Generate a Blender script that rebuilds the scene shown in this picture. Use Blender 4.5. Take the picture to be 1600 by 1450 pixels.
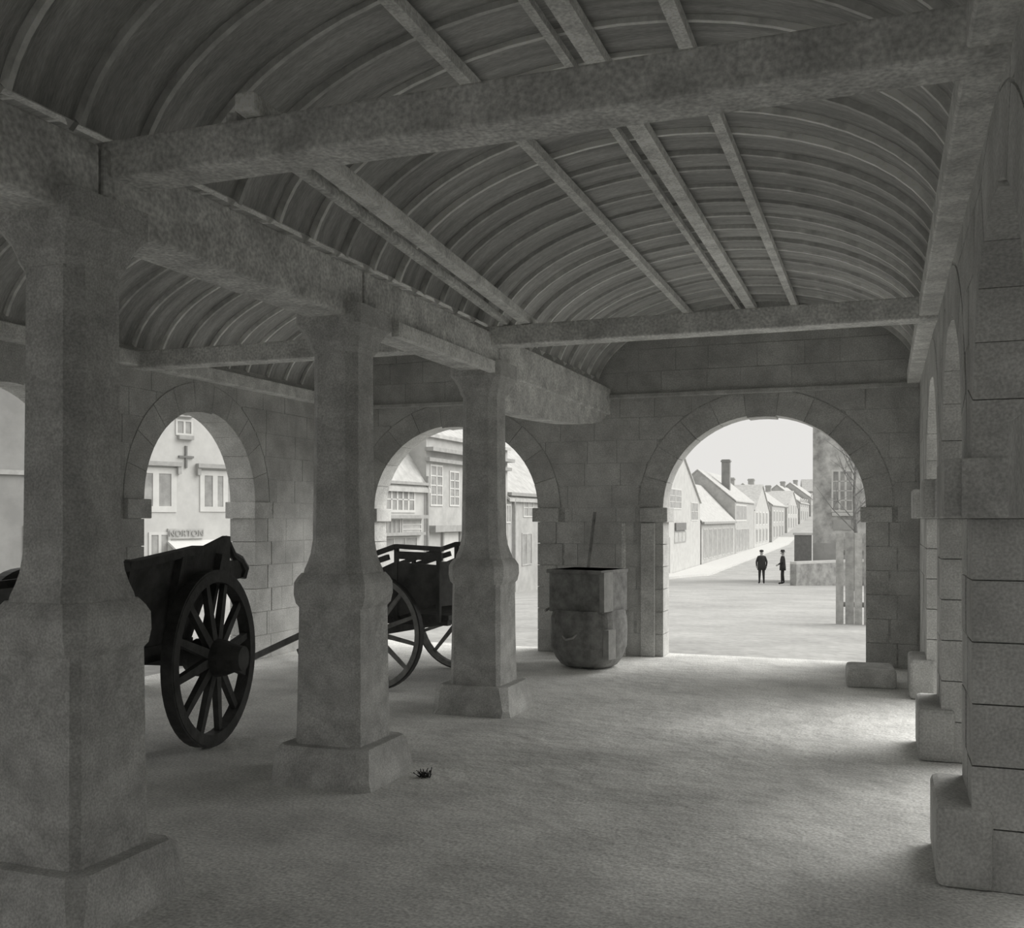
import bpy, bmesh, math, random
from mathutils import Vector, Matrix
random.seed(11)
for o in list(bpy.data.objects): bpy.data.objects.remove(o)
scene = bpy.context.scene
COL = scene.collection

# ------------------------------------------------------------------ camera
# frame 1600 x 1450, focal length 1580 px, horizon at row 810, long axis of the hall vanishes at column 1380
F, CX, HY, EYE = 1580.0, 800.0, 810.0, 1.55
TH = math.atan(580.0 / F)
cam = bpy.data.cameras.new('camera'); camo = bpy.data.objects.new('camera', cam); COL.objects.link(camo)
cam.sensor_fit = 'HORIZONTAL'; cam.sensor_width = 36.0; cam.lens = 36.0 * F / 1600.0
cam.shift_x = 0.0; cam.shift_y = (HY - 725.0) / 1600.0
cam.clip_start = 0.05; cam.clip_end = 900
camo.location = (0, 0, EYE); camo.rotation_euler = (math.pi / 2, 0, TH)
scene.camera = camo

# ------------------------------------------------------------------ sky, sun, exposure
world = bpy.data.worlds.new('overcast_sky'); scene.world = world; world.use_nodes = True
bg = world.node_tree.nodes['Background']
bg.inputs['Color'].default_value = (1.0, 0.985, 0.955, 1); bg.inputs['Strength'].default_value = 0.80
sun = bpy.data.lights.new('sun', 'SUN'); sun.energy = 3.6; sun.angle = math.radians(60); sun.color = (1, 0.985, 0.955)
suno = bpy.data.objects.new('sun', sun); COL.objects.link(suno)
suno.rotation_euler = Vector((-0.62, -0.42, -0.66)).to_track_quat('-Z', 'Y').to_euler()
vs = scene.view_settings
vs.view_transform = 'Standard'; vs.look = 'None'; vs.gamma = 1.0; vs.use_curve_mapping = False; vs.exposure = 0.0

# ------------------------------------------------------------------ materials
def mat(name, g, var=0.25, scale=4.0, bump=0.25, rough=0.9, rnd=0.0, detail=6.0, stretch=None, dist=0.01, warm=1.0, lo=0.35, hi=0.65, grain=0.0, gs=70.0):
    m = bpy.data.materials.new(name); m.use_nodes = True
    nt = m.node_tree; N = nt.nodes; L = nt.links
    b = N['Principled BSDF']; b.inputs['Roughness'].default_value = rough
    b.inputs['Specular IOR Level'].default_value = 0.25
    tc = N.new('ShaderNodeTexCoord'); mp = N.new('ShaderNodeMapping')
    L.new(tc.outputs['Object'], mp.inputs['Vector'])
    if stretch: mp.inputs['Scale'].default_value = stretch
    nz = N.new('ShaderNodeTexNoise'); nz.inputs['Scale'].default_value = scale; nz.inputs['Detail'].default_value = detail
    nz.inputs['Roughness'].default_value = 0.65
    L.new(mp.outputs[0], nz.inputs['Vector'])
    rp = N.new('ShaderNodeValToRGB')
    a, c = g * (1 - var), g * (1 + var)
    rp.color_ramp.elements[0].position = lo; rp.color_ramp.elements[1].position = hi
    rp.color_ramp.elements[0].color = (a * warm, a, a * 0.97, 1); rp.color_ramp.elements[1].color = (c * warm, c, c * 0.97, 1)
    L.new(nz.outputs['Fac'], rp.inputs['Fac'])
    out = rp.outputs['Color']
    if grain:
        ng = N.new('ShaderNodeTexNoise'); ng.inputs['Scale'].default_value = gs; ng.inputs['Detail'].default_value = 2
        L.new(mp.outputs[0], ng.inputs['Vector'])
        mg = N.new('ShaderNodeMapRange'); mg.inputs['From Min'].default_value = 0.3; mg.inputs['From Max'].default_value = 0.7
        mg.inputs['To Min'].default_value = 1 - grain; mg.inputs['To Max'].default_value = 1 + grain
        L.new(ng.outputs['Fac'], mg.inputs['Value'])
        vg = N.new('ShaderNodeVectorMath'); vg.operation = 'SCALE'
        L.new(out, vg.inputs[0]); L.new(mg.outputs[0], vg.inputs['Scale']); out = vg.outputs[0]
    if rnd:
        oi = N.new('ShaderNodeObjectInfo'); mr = N.new('ShaderNodeMapRange')
        mr.inputs['To Min'].default_value = 1 - rnd; mr.inputs['To Max'].default_value = 1 + rnd
        L.new(oi.outputs['Random'], mr.inputs['Value'])
        mx = N.new('ShaderNodeVectorMath'); mx.operation = 'SCALE'
        L.new(out, mx.inputs[0]); L.new(mr.outputs[0], mx.inputs['Scale']); out = mx.outputs[0]
    L.new(out, b.inputs['Base Color'])
    if bump:
        nb = N.new('ShaderNodeTexNoise'); nb.inputs['Scale'].default_value = scale * 6; nb.inputs['Detail'].default_value = 4
        L.new(mp.outputs[0], nb.inputs['Vector'])
        bp = N.new('ShaderNodeBump'); bp.inputs['Strength'].default_value = bump; bp.inputs['Distance'].default_value = dist
        L.new(nb.outputs['Fac'], bp.inputs['Height']); L.new(bp.outputs[0], b.inputs['Normal'])
    return m
MAT = {
 'stone': mat('rubbed_limestone', 0.55, 0.18, 3.0, 0.45, rnd=0.06, grain=0.2, gs=80),
 'mortar': mat('lime_mortar', 0.50, 0.2, 8.0, 0.3, grain=0.2, gs=60),
 'pillar': mat('pillar_limestone', 0.55, 0.22, 5.0, 0.5, dist=0.010, grain=0.22, gs=110),
 'floor': mat('trodden_earth', 0.76, 0.20, 1.3, 0.8, detail=7, dist=0.03, grain=0.25, gs=60),
 'plaster': mat('smoked_ceiling_boards', 0.50, 0.25, 1.2, 0.35, stretch=(1, 9, 1), dist=0.008, grain=0.2, gs=25),
 'rib': mat('pale_rib_wood', 0.78, 0.25, 6.0, 0.2, rnd=0.3),
 'beam': mat('weathered_oak', 0.72, 0.25, 5.0, 0.4, grain=0.25, gs=50),
 'purlin': mat('worn_purlin_wood', 0.80, 0.2, 6.0, 0.3, rnd=0.12, grain=0.2),
 'cart': mat('tarred_cart_wood', 0.07, 0.35, 6.0, 0.3, rough=0.7),
 'cart2': mat('painted_cart_wood', 0.10, 0.3, 6.0, 0.3, rough=0.7),
 'wheel2': mat('faded_wheel_wood', 0.26, 0.3, 8.0, 0.25, rough=0.7),
 'iron': mat('dull_iron', 0.05, 0.3, 12.0, 0.2, rough=0.5),
 'bin': mat('dark_bin_wood', 0.29, 0.3, 8.0, 0.3),
 'binlight': mat('pale_lit_bin_wood', 0.42, 0.15, 10.0, 0.2),  # light on the tub's right side put into the colour; handles share it
 'ground': mat('pale_road_dust', 0.39, 0.14, 0.55, 0.5, detail=7, dist=0.04, grain=0.12, gs=9),
 'wallpale': mat('pale_cotswold_stone', 0.52, 0.09, 1.4, 0.15, detail=5),
 'wallmid': mat('aged_cotswold_stone', 0.45, 0.12, 1.4, 0.15, detail=5),
 'wallgrey': mat('grey_stone_front', 0.26, 0.12, 1.1, 0.15, detail=5),
 'walldark': mat('ivy_darkened_stone', 0.46, 0.45, 0.9, 0.3, detail=7),
 'roofpale': mat('stone_slate_roof', 0.47, 0.14, 2.5, 0.3, detail=5),
 'dressed': mat('dressed_stone_trim', 0.60, 0.06, 3.0, 0.1),
 'shade': mat('grey_painted_trim', 0.36, 0.12, 5.0, 0.1),
 'darktrim': mat('dark_painted_board', 0.20, 0.15, 5.0, 0.1),
 'glass': mat('window_glass', 0.33, 0.25, 1.5, 0.0, rough=0.25),
 'fence': mat('silvered_fence_wood', 0.42, 0.22, 7.0, 0.25, rnd=0.22),
 'lowwall': mat('mossy_low_wall', 0.36, 0.3, 2.2, 0.4),
 'cloth': mat('dark_wool', 0.045, 0.3, 20, 0.2),
 'skin': mat('skin', 0.36, 0.1, 20, 0.0),
 'bark': mat('bare_bark', 0.20, 0.3, 8.0, 0.3),
 'twig': mat('dry_stick', 0.05, 0.3, 20, 0.2),
 'awning': mat('white_awning_cloth', 0.62, 0.04, 3.0, 0.05),
}

# ------------------------------------------------------------------ mesh helpers
class MB:
    def __init__(s): s.v = []; s.f = []; s.mi = []
    def add(s, vs, fs, mi=0):
        n = len(s.v); s.v += [tuple(p) for p in vs]
        for f in fs: s.f.append([i + n for i in f]); s.mi.append(mi)
        return s
    def box(s, c, d, rot=None, mi=0):
        R = rot or Matrix.Identity(3); c = Vector(c)
        vs = [c + R @ Vector((x * d[0] / 2, y * d[1] / 2, z * d[2] / 2)) for x in (-1, 1) for y in (-1, 1) for z in (-1, 1)]
        return s.add(vs, [(0, 1, 3, 2), (4, 6, 7, 5), (0, 4, 5, 1), (2, 3, 7, 6), (0, 2, 6, 4), (1, 5, 7, 3)], mi)
    def bar(s, a, b, w, h, up=(0, 0, 1), w2=None, h2=None):
        a = Vector(a); b = Vector(b); d = (b - a).normalized(); u = Vector(up)
        x = d.cross(u)
        if x.length < 1e-4: x = d.cross(Vector((1, 0, 0)))
        x.normalize(); y = x.cross(d).normalized()
        w2 = w if w2 is None else w2; h2 = h if h2 is None else h2
        vs = [a + x * i * w / 2 + y * j * h / 2 for i, j in ((-1, -1), (1, -1), (1, 1), (-1, 1))] + \
             [b + x * i * w2 / 2 + y * j * h2 / 2 for i, j in ((-1, -1), (1, -1), (1, 1), (-1, 1))]
        return s.add(vs, [(3, 2, 1, 0), (4, 5, 6, 7), (0, 1, 5, 4), (1, 2, 6, 5), (2, 3, 7, 6), (3, 0, 4, 7)])
    def tube(s, pts, rs, n=8):
        pts = [Vector(p) for p in pts]
        if not hasattr(rs, '__len__'): rs = [rs] * len(pts)
        rings = []; ref = None
        for i, p in enumerate(pts):
            d = (pts[min(i + 1, len(pts) - 1)] - pts[max(i - 1, 0)]).normalized()
            if ref is None: ref = d.orthogonal().normalized()
            x = (ref - d * ref.dot(d)).normalized(); ref = x; y = d.cross(x)
            rings.append([p + (x * math.cos(k * 2 * math.pi / n) + y * math.sin(k * 2 * math.pi / n)) * rs[i] for k in range(n)])
        return s.loft(rings)
    def loft(s, rings, cap=True, closed=False):
        n = len(rings[0]); vs = [p for r in rings for p in r]; fs = []
        m = len(rings)
        for i in range(m if closed else m - 1):
            j = (i + 1) % m
            for k in range(n):
                fs.append((i * n + k, i * n + (k + 1) % n, j * n + (k + 1) % n, j * n + k))
        if cap and not closed:
            fs.append(tuple(reversed(range(n)))); fs.append(tuple(range((m - 1) * n, m * n)))
        return s.add(vs, fs)
    def prism(s, poly, P, d0, d1):
        n = len(poly)
        vs = [P(a, b, d0) for a, b in poly] + [P(a, b, d1) for a, b in poly]
        fs = [tuple(range(n)), tuple(reversed(range(n, 2 * n)))] + [(i, i + n, (i + 1) % n + n, (i + 1) % n) for i in range(n)]
        return s.add(vs, fs)
    def mesh(s, name, mats):
        me = bpy.data.meshes.new(name); me.from_pydata(s.v, [], s.f)
        bm = bmesh.new(); bm.from_mesh(me); bmesh.ops.recalc_face_normals(bm, faces=bm.faces); bm.to_mesh(me); bm.free()
        for m in (mats if isinstance(mats, (list, tuple)) else [mats]): me.materials.append(MAT[m])
        if any(s.mi): me.polygons.foreach_set('material_index', s.mi)
        return me
    def build(s, name, mats, parent=None, smooth=False, bevel=0):
        o = bpy.data.objects.new(name, s.mesh(name, mats)); COL.objects.link(o)
        if parent is not None: o.parent = parent
        if smooth: 
            for p in o.data.polygons: p.use_smooth = True
        if bevel:
            m = o.modifiers.new('bevel', 'BEVEL'); m.width = bevel; m.segments = 2; m.limit_method = 'ANGLE'
        return o
def empty(name, loc=(0, 0, 0), rz=0.0):
    o = bpy.data.objects.new(name, None); COL.objects.link(o); o.location = loc; o.rotation_euler = (0, 0, rz); o.empty_display_size = 0.1
    return o
def tag(o, label=None, cat=None, group=None, kind=None):
    if label: o['label'] = label
    if cat: o['category'] = cat
    if group: o['group'] = group
    if kind: o['kind'] = kind
    return o
def copy_tree(o, parent=None):
    c = o.copy(); COL.objects.link(c); c.parent = parent
    for ch in list(o.children): copy_tree(ch, c)
    return c
def azim(u): return math.tan(math.atan((u - CX) / F) - TH)        # X / Y along a picture column

# ------------------------------------------------------------------ the hall: dimensions
XL, XR, XM = -6.45, 0.35, -3.05
YB, YE, T = -2.3, 11.2, 0.32
ZS, ZC, AV = 2.98, 3.87, 1.72
def vault(x):
    c = (XM + XR) / 2 if x > XM else (XM + XL) / 2
    q = min(1.0, abs(x - c) / AV)
    return ZS + (ZC - ZS) * math.sqrt(max(0, 1 - q * q))

fl = MB().box(((XL + XR) / 2, (YB + YE) / 2, -0.15), (XR - XL + 2 * T + 0.06, YE - YB + 2 * T + 0.06, 0.3)).build('floor', 'floor')
tag(fl, 'trodden pale earth floor inside the market hall', kind='structure')

# --- walls with arches, imposts, voussoirs and coursed blocks
def arch_wall(name, P, s0, s1, top, arches, rise, spring, imp, blocks, label, ceil=None, step=0.42):
    """P(s, z, d) maps wall coordinates to the room; d = 0 is the inner face, d = T the outer one."""
    REC = 0.006
    mb = MB(); ns = 20
    def ahalf(t): return rise * math.sqrt(max(0, 1 - t * t))
    cols = []                                    # (s, z_low) breakpoints
    prev = s0
    quads = []
    G = 0.03
    for c, h in arches:
        quads.append(([(prev, 0), (c - h - G, 0)], None)); 
        pts = []
        for i in range(ns + 1):
            t = -math.cos(math.pi * i / ns)
            pts.append((c + t * (h + G), spring + (rise + G) * math.sqrt(max(0, 1 - t * t))))
        quads.append((pts, 'arch')); prev = c + h + G
    quads.append(([(prev, 0), (s1, 0)], None))
    for pts, kind in quads:
        for (a, za), (b, zb) in zip(pts[:-1], pts[1:]):
            if b - a < 1e-6: continue
            mb.prism([(a, za), (b, zb), (b, top), (a, top)], P, REC, T - REC)
    w = mb.build(name, 'mortar'); tag(w, label, kind='structure')
    # springers: imposts
    for c, h in arches:
        for sg in (-1, 1):
            e = c + sg * h
            a, b = sorted((e - sg * 0.055, e + sg * 0.26))
            MB().prism([(a, imp), (b, imp), (b, spring), (a, spring)], P, -0.045, T + 0.03).build('impost', 'stone', w, bevel=0.008)
        # voussoirs
        nv = 11; ring = 0.27
        for k in range(nv):
            t0 = math.pi * k / nv + 0.0025; t1 = math.pi * (k + 1) / nv - 0.0025
            poly = [(c - (h) * math.cos(t0 + (t1 - t0) * j / 3), spring + rise * math.sin(t0 + (t1 - t0) * j / 3)) for j in range(4)]
            key = 0.05 if k == nv // 2 else 0.0
            poly += [(c - (h + ring + key) * math.cos(t1 + (t0 - t1) * j / 3), spring + (rise + ring + key) * math.sin(t1 + (t0 - t1) * j / 3)) for j in range(4)]
            if key: poly = [(x, z - 0.018 if j < 4 else z) for j, (x, z) in enumerate(poly)]
            MB().prism(poly, P, -0.002 + random.uniform(-.0015, .0015), T + 0.003).build('voussoir', 'stone', w)
        # jamb stones under the imposts
        nc = 6; ch = imp / nc
        for sg in (-1, 1):
            e = c + sg * h
            for k in range(nc):
                ln = 0.30 if (k + (sg > 0)) % 2 else 0.22
                a, b = sorted((e, e + sg * ln))
                j = 0.008 * math.sin(k * 2.3 + c)
                MB().prism([(a, k * ch + 0.004), (b, k * ch + 0.004), (b, (k + 1) * ch - 0.004), (a, (k + 1) * ch - 0.0025)], P,
                           -0.002 + random.uniform(-.002, .002), T + 0.003).build('jamb_stone', 'stone', w)
    # coursed blocks on the inner face
    if blocks:
        b0, b1 = blocks
        nc = 6; ch = imp / nc; z = 0.0; k = 0
        while z < top - 0.05:
            z1 = z + ch if z < imp - 1e-6 else z + 0.255
            if abs(z - imp) < 1e-6: z1 = spring
            z1 = min(z1, top)
            def low(s):
                r = z
                for c, h in arches:
                    if z < spring - 1e-6:
                        sg = 1 if s > c else -1
                        ln = (0.30 if (k + (sg > 0)) % 2 else 0.22) if z < imp - 1e-6 else 0.30
                        if abs(s - c) < h + ln + 0.008: return 99
                    else:
                        q = (s - c) / (h + 0.28)
                        if abs(q) < 1: r = max(r, spring + (rise + 0.28) * math.sqrt(1 - q * q))
                return r
            s = b0 - (step / 2 if k % 2 else 0)
            while s < b1:
                ln = step * random.uniform(0.75, 1.3); e = min(s + ln, b1); a = max(s, b0)
                s = s + ln
                if e - a < 0.05: continue
                if ceil and z > ceil((a + e) / 2): continue
                n = 16; xs = [a + 0.0025 + (e - a - 0.005) * i / n for i in range(n + 1)]
                run = []
                for x in xs + [None]:
                    l = low(x) if x is not None else 99
                    if l < z1 - 0.02: run.append((x, max(l, z) + 0.0025))
                    else:
                        if len(run) > 1 and run[-1][0] - run[0][0] > 0.03:
                            pl = run if any(abs(r[1] - run[0][1]) > 1e-6 for r in run) else [run[0], run[-1]]
                            poly = pl + [(run[-1][0], z1 - 0.0025), (run[0][0], z1 - 0.0025)]
                            MB().prism(poly, P, random.uniform(-0.002, 0.002), 0.05).build('stone_block', 'stone', w)
                        run = []
            z = z1; k += 1
    return w
endA = [(-4.86, 1.07), (-1.24, 1.07)]
sideA = [(-0.96, 0.885), (1.39, 0.885), (3.74, 0.885), (6.09, 0.885), (8.44, 0.885)]
arch_wall('wall_far', lambda s, z, d: (s, YE + d, z), XL - T, XR + T, 4.15, endA, 1.0, 1.67, 1.51, (XL, XR),
          'far end wall of dark ashlar with two round arches', ceil=vault)
arch_wall('wall_left', lambda s, z, d: (XL - d, s, z), YB, YE, 3.2, sideA[:3] + [(6.12, 0.89), (8.53, 0.885)], 0.91, 1.73, 1.55, (2.8, YE),
          'long ashlar wall with arches on the cart side', step=0.46)
arch_wall('wall_right', lambda s, z, d: (XR + d, s, z), YB, YE, 3.2, sideA[2:], 0.85, 1.80, 1.55, (2.2, YE),  # two nearest arches, out of view, left solid to darken the near bays
          'long ashlar wall with deep arches beside the open floor', step=0.46)
arch_wall('wall_back', lambda s, z, d: (s, YB - d, z), XL - T, XR + T, 4.15, endA, 1.0, 1.67, 1.51, None,
          'end wall of the hall behind the viewpoint')
# string ledge on the far wall, wall plates on the long walls
t = MB().box(((XL + XR) / 2, YE - 0.02, 2.93), (XR - XL, 0.07, 0.05)).build('trim_1', 'pillar', bevel=0.01)
tag(t, 'thin stone ledge running across the far wall above both arches', kind='structure')
for i, (x, nm) in enumerate(((XL + 0.05, 'trim_2'), (XR - 0.05, 'trim_3'))):
    t = MB().box((x, (YB + YE) / 2, 3.0), (0.14, YE - YB, 0.13)).build(nm, 'purlin', bevel=0.01)
    tag(t, 'timber wall plate along the top of the %s wall' % ('cart side' if i == 0 else 'open side'), kind='structure')

# plinths at the feet of the piers on the open side
for ya, yb in ((4.60, 5.24), (6.95, 7.59), (9.30, 9.95)):
    MB().box((XR - 0.03, (ya + yb) / 2, 0.17), (0.22, yb - ya, 0.34)).build('plinth', 'stone', bpy.data.objects['wall_right'], bevel=0.03)
    MB().box((XR - 0.01, (ya + yb) / 2, 1.675), (0.20, yb - ya, 0.25)).build('pier_cap', 'stone', bpy.data.objects['wall_right'], bevel=0.01)
shade_wall = MB().box((5.6, -0.1, 2.6), (6.0, 15.0, 7.2)).build('wall_shade_block', 'wallmid')  # added block, out of view, that shades the near right pier and floor
tag(shade_wall, 'unseen blank block added outside the hall to shade its near end', kind='structure')
# --- ceiling: two wagon vaults with curved ribs and purlins
mb = MB(); n = 30
for x0, x1 in ((XL - 0.05, XM), (XM, XR + 0.05)):
    xs = [x0 + (x1 - x0) * (0.5 - 0.5 * math.cos(math.pi * i / n)) for i in range(n + 1)]
    eps = 1e-4
    prof = [(x, vault(min(max(x, x0 + eps), x1 - eps)) + 0.03) for x in xs]
    poly = prof + [(x, z + 0.15) for x, z in reversed(prof)]
    for (a, za), (b, zb) in zip(prof[:-1], prof[1:]):
        mb.prism([(a, za), (b, zb), (b, 4.3), (a, 4.3)], lambda s, z, d: (s, d, z), YB - 0.1, YE + 0.1)
ceil = mb.build('ceiling', 'plaster'); tag(ceil, 'two smoke-dark wagon vaults side by side over the hall', kind='structure')
def rib_mesh(x0, x1, w=0.026, dp=0.034):
    xs = [x0 + (x1 - x0) * (0.5 - 0.5 * math.cos(math.pi * i / 28)) for i in range(29)]
    c = (x0 + x1) / 2; rings = []
    for x in xs:
        xx = min(max(x, x0 + 1e-4), x1 - 1e-4)
        z = vault(xx) + 0.036; q = 1 - dp / 1.7
        xi, zi = c + (x - c) * q, ZS + (z - ZS) - dp
        rings.append([(x, -w / 2, z), (x, w / 2, z), (xi, w / 2, zi), (xi, -w / 2, zi)])
    m = MB(); m.loft(rings); return m.mesh('rib', 'rib')
rm = [rib_mesh(XL, XM), rib_mesh(XM, XR)]
y = YB + 0.2; k = 0
while y < YE - 0.08:
    for me in rm:
        o = bpy.data.objects.new('rib', me); COL.objects.link(o); o.parent = ceil; o.location = (0, y + random.uniform(-0.02, 0.02), random.uniform(-0.006, 0.012))
    y += 0.355; k += 1
for x0 in (XM, XL):
    for dx, w, hh in ((1.08, .065, .06), (1.58, .045, .04), (1.72, .10, .06), (2.18, .065, .06)):
        x = x0 + dx
        MB().box((x, (YB + YE) / 2, vault(x) - 0.045), (w, YE - YB, hh)).build('purlin', 'purlin', ceil)

# --- axial beam, pads, tie beams
ab = empty('axial_beam', (XM, YE, 2.73))
tag(ab, 'heavy oak beam along the row of pillars into the far wall', 'beam', kind='thing')
def sub(p, base): return (p[0] - base[0], p[1] - base[1], p[2] - base[2])
B0 = (XM, YE, 2.73)
for a, b in ((YB, 3.2), (3.22, 5.36), (5.38, 7.64), (7.66, YE + 0.1)):
    MB().box(sub((XM, (a + b) / 2, 2.88), B0), (0.27, b - a, 0.30)).build('beam_length', 'beam', ab, bevel=0.012)
MB().box(sub((XM + 0.155, 6.62, 2.745), B0), (0.05, 1.75, 0.09)).build('cleat', 'purlin', ab)
# curved bracket from the last pillar towards the far wall
br = [(7.85, 2.46)] + [(7.85 + 3.3 * math.sin(t * math.pi / 24), 2.46 + 0.27 * (1 - math.cos(t * math.pi / 24))) for t in range(1, 13)] + [(7.85, 2.735)]
MB().prism(br, lambda s, z, d: sub((XM + d, s, z), B0), -0.10, 0.10).build('bracket', 'beam', ab)
TIE = MB().box((0, 0, 0.075), (XR - XL + 0.3, 0.20, 0.155)).mesh('tie_beam', 'beam')
for yy, lab in ((3.36, 'near oak tie beam crossing the hall high above the first pillar'), (7.56, 'far oak tie beam crossing the hall above the third pillar')):
    o = bpy.data.objects.new('tie_beam', TIE); COL.objects.link(o); o.location = ((XL + XR) / 2, yy, 2.92)
    tag(o, lab, 'beam', 'tie beams', 'thing'); m = o.modifiers.new('bevel', 'BEVEL'); m.width = 0.012; m.segments = 2
# two poles stored across the tie beams
p1 = MB().bar((-2.24, 3.2, 3.11), (-2.66, 7.75, 3.11), 0.085, 0.07).build('pole', 'purlin', bevel=0.01)
tag(p1, 'thick squared pole lying across both tie beams', 'pole', 'poles stored on the tie beams')
p2 = MB().bar((-2.37, 3.3, 3.10), (-2.82, 7.7, 3.10), 0.05, 0.05).build('pole', 'beam', bevel=0.01)
tag(p2, 'thinner darker pole beside the thick one across the tie beams', 'pole', 'poles stored on the tie beams')

# --- pillars
def ring8(z, h, c, j=0.0):
    pts = [(h, -h + c), (h, h - c), (h - c, h), (-h + c, h), (-h, h - c), (-h, -h + c), (-h + c, -h), (h - c, -h)]
    return [(x + random.uniform(-j, j), y + random.uniform(-j, j), z) for x, y in pts]
def pillar_part(name, prof, parent, j=0.0, mtl='pillar', bevel=0.0):
    m = MB(); m.loft([ring8(z, h, c, j) for z, h, c in prof]); return m.build(name, mtl, parent, bevel=bevel)
def make_pillar():
    r = empty('stone_pillar')
    pillar_part('footing', [(0, .33, .05), (.05, .325, .05), (.19, .305, .05), (.225, .28, .05)], r, .012)
    pillar_part('pedestal', [(.20, .215, .03), (.6, .208, .03), (1.04, .205, .03)], r, .003)
    pillar_part('base_moulding', [(1.02, .205, .04), (1.045, .225, .05), (1.10, .238, .06), (1.17, .236, .06), (1.20, .222, .06), (1.225, .205, .06)], r)
    pillar_part('shaft', [(1.22, .200, .07), (1.25, .195, .07), (1.29, .180, .065), (1.34, .166, .06), (1.42, .156, .058), (2.0, .150, .056), (2.56, .147, .055)], r)
    pillar_part('capital', [(2.53, .15, .05), (2.56, .165, .05), (2.57, .165, .05), (2.62, .178, .045), (2.67, .205, .04), (2.685, .215, .03), (2.80, .215, .03)], r)
    return r
pil = make_pillar()
for i, (yy, lab) in enumerate(((3.20, 'nearest and widest stone pillar, in front of the dark cart'),
                               (5.37, 'middle stone pillar on a pedestal between the two carts'),
                               (7.65, 'slender far stone pillar standing before an arch and the tub'))):
    o = pil if i == 0 else copy_tree(pil)
    o.location = (XM, yy, 0); tag(o, lab, 'pillar', 'row of stone pillars', 'thing')

# ------------------------------------------------------------------ ground outside
def smooth(a, b, x): t = min(1, max(0, (x - a) / (b - a))); return t * t * (3 - 2 * t)
def gz(x, y):
    if y < 12: z = 0.0
    elif y < 85: z = -0.044 * (y - 12)
    elif y < 160: z = -3.21 + 0.010 * (y - 85)
    else: z = -2.46 + 0.060 * (y - 160)
    if x < -7: z -= 0.55 * smooth(-7, -18, x) * (1 - smooth(40, 80, y))
    return z - 0.03
xs = [-60, -45, -35, -28, -22] + [-19 + i * 0.8 for i in range(34)] + [9, 12, 16, 22, 30, 45, 60]
ys = [-30, -20, -10, -5] + [-2 + i * 0.75 for i in range(60)] + [44 + 2.5 * i for i in range(50)] + [172 + 8 * i for i in range(20)]
mb = MB(); vs_ = []; fs_ = []
for yy in ys:
    for x in xs:
        inside = (XL - 1 < x < XR + 1) and (YB - 1 < yy < YE + 1)
        vs_.append((x, yy, gz(x, yy) - (0.05 if inside else 0) + (random.uniform(-.015, .015) if not inside else 0)))
for j in range(len(ys) - 1):
    for i in range(len(xs) - 1):
        a = j * len(xs) + i; fs_.append((a, a + 1, a + 1 + len(xs), a + len(xs)))
mb.add(vs_, fs_); gr = mb.build('ground', 'ground', smooth=True); tag(gr, 'pale dusty street sloping away from the hall', kind='structure')

pv = MB(); yy = 57.0
while yy < 170:
    y2 = yy + 4.0; vv = []
    for q in (yy, y2):
        for x in (-16.65, -13.6): vv += [(x, q, gz(x, q) - 0.3), (x, q, gz(x, q) + 0.16)]
    pv.add(vv, [(1, 3, 7, 5), (2, 6, 7, 3), (0, 1, 5, 4), (0, 2, 3, 1), (4, 5, 7, 6)]); yy = y2
tag(pv.build('pavement', 'dressed'), 'raised pale footway before the row of houses', kind='structure')
# ------------------------------------------------------------------ houses
def house(name, A, B, depth, zb, ze, label, wall='wallpale', roof='roofpale', gable=False, zr=None, cat='house', over=0.15):
    """front from A (seen at the left) to B (right); returns root and P(s, z, d), d outwards from the front."""
    A = Vector((A[0], A[1], 0)); B = Vector((B[0], B[1], 0)); L = (B - A).length; t = (B - A) / L
    n = Vector((t.y, -t.x, 0))
    if n.dot(-A) < 0: n = -n
    root = empty(name, (A.x, A.y, zb))
    P = lambda s, z, d: (t.x * s + n.x * d, t.y * s + n.y * d, z - zb)
    zr = zr or ze + 2.6
    m = MB()
    if gable:
        m.prism([(0, zb - 1.5), (L, zb - 1.5), (L, ze), (L / 2, zr), (0, ze)], P, 0, -depth)
    else:
        m.prism([(0, zb - 1.5), (0, ze), (-depth / 2, zr), (-depth, ze), (-depth, zb - 1.5)], lambda a, b, d: P(d, b, a), 0, L)
    m.build('wall', wall, root)
    r = MB()
    if gable:
        for sg in (0, 1):
            e = (0, ze) if sg == 0 else (L, ze)
            q = [(e[0], e[1]), (L / 2, zr), (L / 2, zr + 0.14), (e[0], e[1] + 0.14)]
            r.prism(q, P, over, -depth - over)
    else:
        q = [(over, ze - 0.05), (-depth / 2, zr), (-depth - over, ze - 0.05), (-depth - over, ze + 0.1), (-depth / 2, zr + 0.15), (over, ze + 0.1)]
        r.prism(q, lambda a, b, d: P(d, b, a), -0.1, L + 0.1)
    r.build('roof', roof, root)
    tag(root, label, cat, 'houses along the street')
    def where(u, v):                       # wall coordinates of the sight line through a picture point
        q = azim(u); a, b = A, B           # X = q Y meets A + t s
        s = (q * A.y - A.x) / (t.x - q * t.y); p = A + t * s
        dep = -p.x * math.sin(TH) + p.y * math.cos(TH)
        return s, EYE + (HY - v) * dep / F
    return root, P, L, where
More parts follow.
